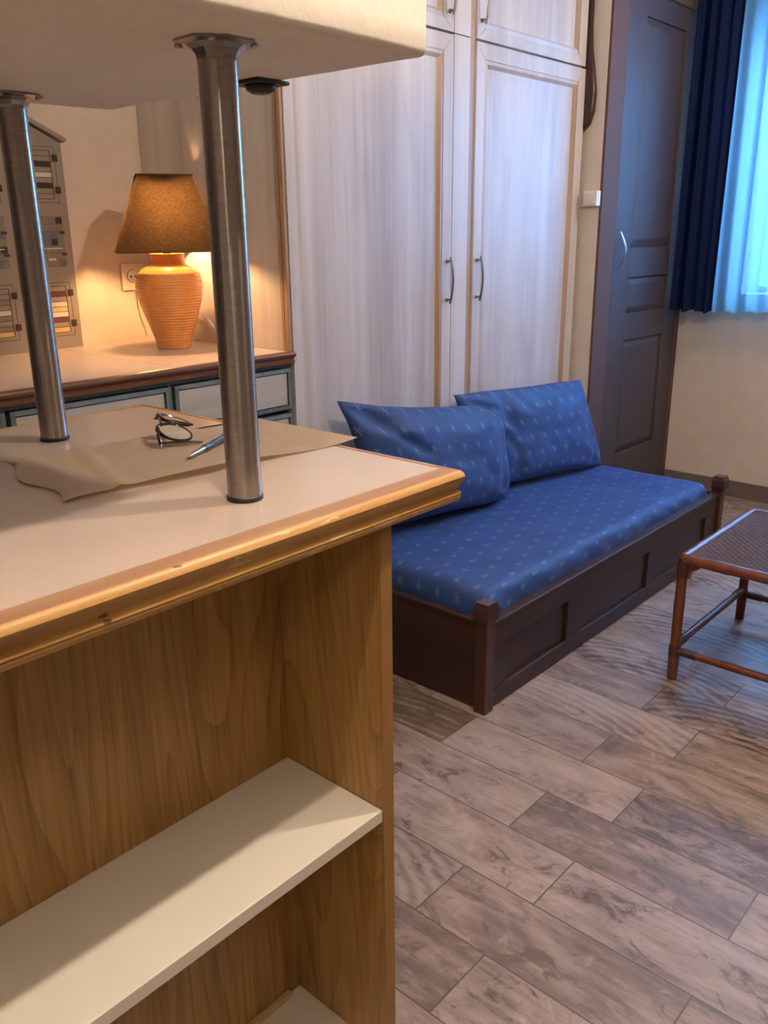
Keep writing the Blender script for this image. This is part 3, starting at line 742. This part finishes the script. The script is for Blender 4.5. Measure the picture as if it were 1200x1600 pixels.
bm = B(); sweep(bm, [(LX1, LY0, .42, -1), (LX1, LY1, .42, .6)], prof); obj('end_moulding', bm, 'pine_trim_y', bar, smooth=True)
bm = B(); sweep(bm, [(LX1, LY1, .42, .6), (LX0, LY1, 0, .6)], prof); obj('back_moulding', bm, 'pine_trim', bar, smooth=True)
CF = .696
bm = B(); box(bm, .7655, .787, CF+.001, 1.38, 0, ZT-.0445, .0008); obj('side_panel', bm, 'oak_lam', bar)
bm = B(); box(bm, .7652, .7873, CF-.0008, CF+.001, 0, ZT-.0445); obj('edge_band', bm, 'oak_edge', bar)
bm = B(); box(bm, LX0, .7655, .900, .908, .0, ZT-.0445); obj('back_panel', bm, 'oak_lam', bar)
bm = B(); box(bm, LX0, .7655, 1.365, 1.38, .0, ZT-.0445); box(bm, LX0, LX0+.02, CF, 1.365, 0, ZT-.0445); box(bm, LX0+.02, .7655, CF+.001, 1.365, ZT-.052, ZT-.0445) if False else None
obj('rear_panel', bm, 'oak_lam', bar)
bm = B(); box(bm, LX0+.02, .7645, CF+.0008, .900, .5410, .5610, .0012); obj('shelf', bm, 'white_mel', bar, label='white melamine shelf, upper one')
bm = B(); box(bm, LX0+.02, .7650, CF+.0008, .900, .075, .095, .0012); obj('shelf', bm, 'white_mel', bar, label='white melamine board at the bottom')
bm = B(); box(bm, LX0+.02, .738, .890, .8995, .095, .107, .001); obj('batten', bm, 'batten', bar, label='raw pine batten along the bottom back')
bm = B(); box(bm, LX0+.02, .7655, CF+.02, CF+.035, 0, .075); obj('plinth', bm, 'oak_edge', bar)

# steel tube posts
def steel_post(x, y, label):
    t = thing('steel_post', label, 'post', (x, y, ZT), group='steel posts between counter and plaster shelf')
    bm = B(); lathe(bm, [(.0225, .0006), (.0228, .003), (.0226, .0055), (.0215, .0065)], (x, y, ZT), 40); obj('base_ring', bm, 'rubber', t, smooth=True)
    bm = B(); lathe(bm, [(.0212, .006), (.0212, .4875)], (x, y, ZT), 64); obj('tube', bm, 'steel', t, smooth=True)
    bm = B(); z1 = 1.545-ZT
    n = 8; ring = lambda r, z, ph=0: [bm.verts.new((x+r*math.cos(2*PI*(i+.5)/n+ph), y+r*math.sin(2*PI*(i+.5)/n+ph), ZT+z)) for i in range(n)]
    rr = [ring(.0216, z1-.019), ring(.0228, z1-.014), ring(.0265, z1-.008), ring(.0335, z1-.0040), ring(.0455, z1-.0024), ring(.0455, z1-.0004)]
    for a, b in zip(rr, rr[1:]):
        for i in range(n): bm.faces.new((a[i], a[(i+1) % n], b[(i+1) % n], b[i]))
    bm.faces.new(rr[0][::-1]); bm.faces.new(rr[-1]); obj('flange', bm, 'chrome', t)
    for i in range(4):
        a = PI/4+i*PI/2; bm = B(); lathe(bm, [(.0030, -.0060), (.0042, -.0045), (.0042, -.0022)], (x+.040*math.cos(a), y+.040*math.sin(a), 1.545), 10)
        obj('screw', bm, 'grey_metal', t)
steel_post(.637, .804, 'nearer brushed steel tube post standing on the counter in front of the lamp')
steel_post(.648, 1.296, 'farther brushed steel tube post at the left, near the house-shaped board')

# hanging plaster shelf above the counter
bm = B(); prism(bm, [(-1.15, .695), (.862, .695), (.838, 1.332), (.690, 1.348), (-1.15, 1.348)], 1.545, 2.2, bev=.009)
bmesh.ops.subdivide_edges(bm, edges=[e for e in bm.edges if e.calc_length() > .3], cuts=30, use_grid_fill=True)
for v in bm.verts:
    v.co += Vector((noise.noise(v.co*9), noise.noise(v.co*9+Vector((5, 0, 0))), noise.noise(v.co*8+Vector((0, 9, 0)))))*.0018
obj('hanging_cabinet', bm, 'plaster', label='cream plastered box shelf held above the counter by steel posts', cat='hanging shelf', smooth=True)
bm = B(); box(bm, .800, .856, .930, .985, 1.5400, 1.5448, .001); tube(bm, [(.828, .957, 1.530), (.828, .957, 1.534), (.828, .957, 1.5405)], [.012, .019, .022], 18)
obj('ceiling_hook_plate', bm, 'rubber', label='small dark metal plate fixed under the plaster shelf end', cat='bracket')

# ------------------------------------------------------------------ things on the bar counter
# sheet of kraft paper
bm = B(); nu, nv = 48, 30
FL, FR, BR, BL = Vector((.478, .957, 0)), Vector((.950, .908, 0)), Vector((.962, 1.168, 0)), Vector((.522, 1.222, 0))
g = []
for j in range(nv+1):
    r = []; v = j/nv
    for i in range(nu+1):
        u = i/nu
        p = FL*(1-u)*(1-v)+FR*u*(1-v)+BR*u*v+BL*(1-u)*v
        z = .0012+.010*(1-v)**3*math.sin(PI*min(1, u*1.15))**2+.004*math.exp(-((u-.05)/.08)**2)*(1-v)+.005*max(0, (u-.85)/.15)**2*(1-v)
        z += .0035*math.exp(-((u-.17-.1*v)/.018)**2)
        if i == 0: p.x += .01*math.sin(v*9)
        if j == 0: p.y += .006*math.sin(u*11)*(u < .5)
        r.append(bm.verts.new((p.x, p.y, ZT+z)))
    g.append(r)
for a, b in zip(g, g[1:]):
    for i in range(nu): bm.faces.new((a[i], a[i+1], b[i+1], b[i])).smooth = True
bmesh.ops.solidify(bm, geom=bm.faces[:], thickness=-.0009)
obj('kraft_paper', bm, 'paper', label='creased sheet of tan kraft paper lying on the counter', cat='paper')
# pen
pn = thing('pen', 'navy ballpoint pen with silver tip lying on the kraft paper', 'pen', (.775, 1.045, ZT))
p0 = Vector((.692, .998, ZT+.0105)); p1 = Vector((.815, 1.066, ZT+.0095)); dd = (p1-p0).normalized()
bm = B(); tube(bm, [p0, p0+dd*.006, p0+dd*.022, p0+dd*.055], [.0008, .0022, .0038, .0042], 14); obj('tip', bm, 'grey_metal', pn, smooth=True, label='silver tip')
bm = B(); tube(bm, [p0+dd*.055, p0+dd*.056, p0+dd*.135, p0+dd*.14], [.0042, .0052, .0052, .003], 14); obj('barrel', bm, 'navy_pen', pn, smooth=True)
bm = B(); tube(bm, [p0+dd*.090+Vector((0, 0, .0058)), p0+dd*.135+Vector((0, 0, .0062))], .0012, 8); obj('clip', bm, 'grey_metal', pn)
# reading glasses, resting on the brow bar end
gl = thing('eyeglasses', 'dark framed reading glasses lying on the counter by the paper', 'eyeglasses', (.78, 1.13, ZT))
def frame_pt(c, ex, ey, a, rx, ry): return c+ex*rx*math.cos(a)+ey*ry*math.sin(a)
gr, ga, gz = Vector((.823, -.568, 0)), Vector((.568, .823, 0)), Vector((0, 0, 1))   # across, away, up
lens_sets = ((Vector((.7500, 1.1106, ZT+.0205)), ga*.87+gz*.42), (Vector((.7800, 1.1540, ZT+.0290)), ga*.995+gz*.04))
ends = []
for c, e2 in lens_sets:
    ex = (gr*.92-ga*.22-gz*.30).normalized(); ey = (e2-ex*e2.dot(ex)).normalized(); nn = ex.cross(ey)
    shp = lambda k, rx, ry: c+ex*rx*math.cos(2*PI*k/40)*(1+.06*math.cos(4*PI*k/40))+ey*ry*math.sin(2*PI*k/40)
    bm = B(); pts = [shp(k, .0255, .0185) for k in range(41)]
    tube(bm, pts, [.0017+.0016*max(0, -math.cos(2*PI*k/40)) for k in range(41)], 8, flat=1.2); obj('rim', bm, 'blackpl', gl, smooth=True)
    bm = B()
    vs = [bm.verts.new(shp(k, .0247, .0177)+nn*.0008) for k in range(40)]; ce = bm.verts.new(c+nn*.0035)
    vs2 = [bm.verts.new(v.co-nn*.0016) for v in vs]; ce2 = bm.verts.new(c+nn*.0018)
    for k in range(40):
        bm.faces.new((vs[k], vs[(k+1) % 40], ce)); bm.faces.new((vs2[(k+1) % 40], vs2[k], ce2)); bm.faces.new((vs[k], vs2[k], vs2[(k+1) % 40], vs[(k+1) % 40]))
    obj('lens', bm, 'lens', gl, smooth=True)
    ends.append((c-ex*.0265-ey*.008, c-ex*.0245+ey*.010, c-ex*.022-ey*.012))
bm = B(); tube(bm, [ends[0][1], ends[0][1].lerp(ends[1][2], .5)+gz*.004, ends[1][2]], .0020, 8); obj('bridge', bm, 'blackpl', gl, smooth=True)
e0 = ends[0][2]
bm = B(); tube(bm, [e0, e0-ga*.010-gz*.004, Vector((.7195, 1.1040, ZT+.0075))], [.0026, .0032, .0030], 10); obj('end_piece', bm, 'blackpl', gl, smooth=True)
bm = B(); tube(bm, [(.7190, 1.1035, ZT+.0085), (.7178, 1.1020, ZT+.0010)], .0024, 10); obj('hinge', bm, 'grey_metal', gl)
def temple(p, q, lift):
    p, q = Vector(p), Vector(q); bm = B()
    tube(bm, [p, p.lerp(q, .3)+gz*lift, p.lerp(q, .7)+gz*lift*.6, p.lerp(q, .93), q], [.0022, .0021, .0021, .0028, .0016], 10, flat=.8); obj('temple', bm, 'blackpl', gl, smooth=True)
temple((.7205, 1.1050, ZT+.0095), (.7790, 1.0800, ZT+.0050), .001)
f0 = lens_sets[1][0]
temple(f0-gr*.030-ga*.006+gz*.006, f0+gr*.030-ga*.016-gz*.006, .001)

# ------------------------------------------------------------------ back dresser with drawers
ZB = 1.006
dk = thing('drawer_cabinet', 'blue grey framed cabinet of cream drawers under the lamp worktop', 'cabinet', (.3, 2.37, 0))
bm = B(); box(bm, XL+.003, 1.800, 2.035, YB-.003, .0, ZB-.036); obj('carcass', bm, 'blue_dark', dk)
cols_ = [(.43, .885), (.893, 1.358), (1.362, 1.820)]
bm = B()
box(bm, XL+.003, 1.822, 2.014, 2.036, .958, ZB-.036, .002)
for x in (.420, .886, 1.3585): box(bm, x-.006, x+.006, 2.016, 2.036, .06, .958, .001)
box(bm, 1.806, 1.822, 2.014, 2.036, .0, .958, .001)
box(bm, XL+.003, .414, 2.016, 2.036, .06, .958, .001)
box(bm, XL+.003, 1.806, 2.030, 2.036, .0, .06)
obj('face_frame', bm, 'blue_frame', dk, label='blue grey distressed face frame')
rows2 = [(.826, .954), (.655, .812), (.42, .64), (.08, .405)]
for (x0, x1) in cols_:
    x0 += .007; x1 -= .018 if x1 > 1.8 else .009
    for (z0, z1) in rows2:
        bm = B(); b_ = .011
        O = [(x0, z0), (x1, z0), (x1, z1), (x0, z1)]; I = [(x0+b_, z0+b_), (x1-b_, z0+b_), (x1-b_, z1-b_), (x0+b_, z1-b_)]
        a = [bm.verts.new((x, 2.008, z)) for x, z in O]; c = [bm.verts.new((x, 2.034, z)) for x, z in O]
        i1 = [bm.verts.new((x, 2.006, z)) for x, z in I]; i2 = [bm.verts.new((x, 2.018, z)) for x, z in I]
        for k in range(4):
            l = (k+1) % 4; bm.faces.new((c[k], c[l], a[l], a[k])); bm.faces.new((a[k], a[l], i1[l], i1[k])); bm.faces.new((i1[k], i1[l], i2[l], i2[k]))
        bm.faces.new(c[::-1]); d = obj('drawer', bm, 'blue_frame', dk)
        bm = B(); box(bm, x0+b_+.003, x1-b_-.003, 2.011, 2.028, z0+b_+.003, z1-b_-.003, .0015); obj('drawer_panel', bm, 'cream_panel', d, label='cream drawer panel')
wt = thing('worktop', 'pale laminate worktop with dark walnut moulding under the lamp', 'worktop', (.3, 2.36, ZB-.036))
bm = B(); box(bm, XL+.003, 1.380, 2.012, YB-.003, ZB-.034, ZB, .0006); box(bm, 1.3812, 1.7975, 2.012, YB-.003, ZB-.034, ZB, .0006)
obj('laminate_top', bm, 'laminate_b', wt)
p2 = [(0, .0005), (.016, .0005), (.021, -.003), (.023, -.009), (.021, -.015), (.0155, -.019), (.0145, -.024), (.0185, -.027), (.0185, -.034), (.014, -.0355), (0, -.0355)]
bm = B(); sweep(bm, [(XL+.003, 2.012, 0, -1), (1.797, 2.012, .7, -1)], [(d, ZB+z) for d, z in p2]); obj('moulding', bm, 'dark_trim', wt, label='dark walnut moulding', smooth=True)

# ------------------------------------------------------------------ table lamp
LX, LY = 1.640, 2.385
lp = thing('table_lamp', 'lit table lamp with ribbed orange vase base and brown square shade', 'lamp', (LX, LY, ZB))
bm = B(); pr = [(0.001, .0), (.050, 0), (.053, .002), (.0535, .006)]
key = [(.006, .0535), (.03, .060), (.06, .070), (.10, .084), (.14, .097), (.17, .104), (.195, .1065), (.215, .104), (.235, .096), (.248, .082), (.255, .068), (.259, .059), (.263, .055), (.270, .0535), (.285, .0535), (.292, .0548)]
def kr(z):
    for (a, ra), (b_, rb) in zip(key, key[1:]):
        if a <= z <= b_: t = (z-a)/(b_-a); return ra+(rb-ra)*t
    return key[-1][1]
nst = 263
for k in range(nst+1):
    z = .006+(.292-.006)*k/nst; r_ = kr(z)
    if .025 < z < .225: r_ -= .0014*(abs(math.sin(PI*(z-.025)/.0083))**.5 < .55)*1.0 if False else .0024*(1-abs(math.sin(PI*(z-.025)/.0087)))**2
    pr.append((r_, z))
pr += [(.0535, .294), (.051, .293), (.048, .285), (.046, .26)]
lathe(bm, pr, (LX, LY, ZB), 72, close=True); obj('vase_base', bm, 'glaze', lp, smooth=True)
bm = B(); lathe(bm, [(.012, .262), (.012, .330), (.017, .332), (.017, .362)], (LX, LY, ZB), 20); lathe(bm, [(.0465, .262), (.0465, .268)], (LX, LY, ZB), 30)
obj('socket', bm, 'chrome', lp)
bm = B(); lathe(bm, [(.012, .362), (.014, .385), (.020, .410), (.0245, .430), (.021, .447), (.010, .456), (.002, .458)], (LX, LY, ZB), 24); obj('bulb', bm, 'bulb', lp, smooth=True)
ang = math.radians(55.3+90+4.5); ca, sa = math.cos(ang), math.sin(ang)
zs0, zs1 = 1.3065, 1.527; h0, h1 = .160, .0815
shc = (LX+.005, LY-.005)
def shade_corner(h, z, i, e=.0):
    pts = []
    for q in ((-1, -1), (1, -1), (1, 1), (-1, 1))[i:i+1]:
        # chamfered corners
        for s in ((1, 0), (0, 1)):
            pass
    return pts
def ringpts(h, z, ch):
    base = [(-h+ch, -h), (h-ch, -h), (h, -h+ch), (h, h-ch), (h-ch, h), (-h+ch, h), (-h, h-ch), (-h, -h+ch)]
    return [Vector((shc[0]+x*ca-y*sa, shc[1]+x*sa+y*ca, z)) for x, y in base]
bm = B(); lo = [bm.verts.new(p) for p in ringpts(h0, zs0, .006)]; hi = [bm.verts.new(p) for p in ringpts(h1, zs1, .006)]
for k in range(8): bm.faces.new((lo[k], lo[(k+1) % 8], hi[(k+1) % 8], hi[k]))
bmesh.ops.solidify(bm, geom=bm.faces[:], thickness=.0008)
shd = obj('shade', bm, 'shade', lp, label='brown linen shade')
MAT['shade_trim'] = plain('brown shade piping', (.07, .035, .018), .6)
bm = B()
for h, z in ((h0, zs0), (h1, zs1)):
    q = ringpts(h+.0005, z, .006); tube(bm, q+[q[0]], .0026, 6)
obj('shade_piping', bm, 'shade_trim', shd)
bm = B(); tube(bm, [(LX-.017, LY, ZB+.36), (shc[0]-h1*.9, shc[1], zs1-.012)], .0012, 6); tube(bm, [(LX+.017, LY, ZB+.36), (shc[0]+h1*.9, shc[1], zs1-.012)], .0012, 6)
lathe(bm, [(.0005, .480), (.069, .480), (.069, .483), (.0005, .483)], (LX, LY, ZB), 32); tube(bm, [(LX, LY, ZB+.455), (LX, LY, ZB+.481)], .003, 8)  # added disc, stops the bulb's light leaving through the shade top
obj('carrier_with_light_stop', bm, 'chrome', lp)
bm = B()
tube(bm, [(LX+.02, LY+.054, ZB+.004), (1.70, 2.455, ZB+.003), (1.750, 2.465, ZB+.003), (1.785, 2.485, ZB+.003), (1.785, 2.60, ZB+.003), (1.760, 2.68, ZB+.02), (1.735, 2.715, ZB+.10), (1.73, 2.72, 1.20)], .0026, 8)
obj('cord', bm, 'cable', lp, label='cream lamp cord', smooth=True)
bm = B(); tube(bm, [(1.725, 2.70, 1.21), (1.745, 2.62, 1.19), (1.775, 2.50, 1.140), (1.790, 2.430, 1.1015), (1.790, 2.412, 1.090)], .0028, 8)
tube(bm, [(1.790, 2.412, 1.090), (1.790, 2.408, 1.088), (1.789, 2.372, 1.062), (1.789, 2.368, 1.059)], [.004, .0072, .0072, .004], 10)
tube(bm, [(1.789, 2.368, 1.059), (1.789, 2.340, 1.035), (1.787, 2.310, ZB+.004), (1.75, 2.27, ZB+.0035)], .0028, 8)
obj('cord_switch', bm, 'cable', lp, smooth=True)

# socket on the back wall
sk = thing('wall_socket', 'white round-hole power socket on the wall behind the lamp', 'socket', (1.722, YB-.005, 1.170))
bm = B(); box(bm, 1.679, 1.768, YB-.009, YB-.0005, 1.172, 1.264, .003); obj('plate', bm, 'white_pl', sk)
bm = B(); n_ = 28
def ydisk(bm, cx, cz, y, r, r2=None, mi=0):
    a = [bm.verts.new((cx+r*math.cos(2*PI*i/n_), y, cz+r*math.sin(2*PI*i/n_))) for i in range(n_)]
    b = [bm.verts.new((cx+r*.9*math.cos(2*PI*i/n_), y-.003, cz+r*.9*math.sin(2*PI*i/n_))) for i in range(n_)]
    bm.faces.new(b)
    for i in range(n_): bm.faces.new((a[i], a[(i+1) % n_], b[(i+1) % n_], b[i]))
ydisk(bm, 1.722, 1.219, YB-.009, .023); obj('well', bm, 'grey_metal', sk, label='grey socket well')
bm = B(); ydisk(bm, 1.714, 1.219, YB-.0115, .0035); ydisk(bm, 1.731, 1.219, YB-.0115, .0035); obj('pin_hole', bm, 'rubber', sk)

# ------------------------------------------------------------------ house-shaped board
hb = thing('house_board', 'pale house-shaped wooden board with printed windows leaning on the wall', 'house decoration', (1.285, 2.672, ZB))
HX0, HX1, HC = 1.095, 1.472, 1.2835
bm = B(); y0, y1 = 2.662, 2.682
pts = [(HX0, ZB+.0005), (HX1, ZB+.0005), (HX1+.003, 1.630), (HC, 1.722), (HX0-.003, 1.630)]
a = [bm.verts.new((x, y0, z)) for x, z in pts]; b = [bm.verts.new((x, y1, z)) for x, z in pts]
bm.faces.new(a); bm.faces.new(b[::-1])
for i in range(5): j = (i+1) % 5; bm.faces.new((a[i], b[i], b[j], a[j]))
obj('board', bm, 'house', hb)
for s in (1, -1):
    bm = B(); u = Vector((s*.200, 0, -.0905)); n3 = Vector((s*.0905, 0, .200)).normalized()*.012
    q = [Vector((HC, 0, 1.7225)), Vector((HC, 0, 1.7225))+u, Vector((HC, 0, 1.7225))+u+n3, Vector((HC, 0, 1.7225))+Vector((0, 0, .0135))]
    a = [bm.verts.new((p.x, 2.645, p.z)) for p in q]; b = [bm.verts.new((p.x, 2.69, p.z)) for p in q]
    bm.faces.new(a); bm.faces.new(b[::-1])
    for i in range(4): j = (i+1) % 4; bm.faces.new((a[i], b[i], b[j], a[j]))
    obj('roof_edge', bm, 'house', hb)
MS = ['ink', 'ink_red', 'ink_yel', 'ink_white', 'ink_olive', 'ink_blue']
def rect(bm, x0, x1, z0, z1, mi, lift=.0008): box(bm, x0, x1, y0-lift, y0+.0004, z0, z1, 0, mi)
def ladder(cx, z0, z1, scheme):
    bm = B(); x0, x1 = cx-.036, cx+.030; nr = 9; dz = (z1-z0)/nr
    rect(bm, x1-.0012, x1+.0012, z0, z1, 0); rect(bm, x0-.0012, x0+.0012, z0, z1, 0)
    for k in range(nr+1): rect(bm, x0, x1, z0+k*dz-.0009, z0+k*dz+.0009, 0)
    for k, mi in scheme: rect(bm, x0+.003, x1-.002, z0+k*dz+.001, z0+(k+1)*dz-.001, mi, .0012)
    rect(bm, x0-.006, x1+.014, z1+.010, z1+.0115, 0); rect(bm, x0-.006, x1+.016, z0-.012, z0-.0105, 0)
    rect(bm, x1+.0145, x1+.0155, z0-.012, z1+.0115, 0)
    for zz_ in (z0+.78*(z1-z0), z0+.12*(z1-z0)): rect(bm, x1+.006, x1+.024, zz_, zz_+.020, 0, .0022); rect(bm, x0-.024, x0-.006, zz_, zz_+.020, 0, .0022)
    obj('printed_window', bm, MS, hb)
def mosaic(cx, z0, z1, seed):
    bm = B(); rnd = random.Random(seed); x0, x1 = cx-.045, cx+.045; nxm, nzm = 4, 7
    rect(bm, x0, x1, z0, z1, 5)
    for i in range(nxm):
        for k in range(nzm):
            mi = rnd.choice([5, 4, 0, 4, 5, 4]); a = x0+(x1-x0)*i/nxm; b = z0+(z1-z0)*k/nzm
            rect(bm, a+.001, a+(x1-x0)/nxm-.001, b+.001, b+(z1-z0)/nzm-.002, mi, .0014)
    rect(bm, x0+.02, x1-.01, z0+.055, z0+.058, 3, .002); rect(bm, x0+.03, x0+.055, z0+.02, z0+.026, 3, .002)
    for zz_ in (z0+.10, z0+.035): rect(bm, x1-.014, x1+.004, zz_, zz_+.008, 0, .002)
    obj('printed_window', bm, MS, hb)
for cx in (1.404, 1.216):
    ladder(cx, 1.466, 1.606, [(2, 0), (6, 0), (4, 3)] if cx > 1.3 else [(1, 4), (4, 3), (5, 4)])
    mosaic(cx, 1.262, 1.414, int(cx*100))
    ladder(cx, 1.058, 1.203, [(7, 1), (4, 2), (2, 1), (0, 2), (5, 3), (3, 3)] if cx > 1.3 else [(6, 4), (4, 3), (3, 4), (1, 4), (0, 2)])
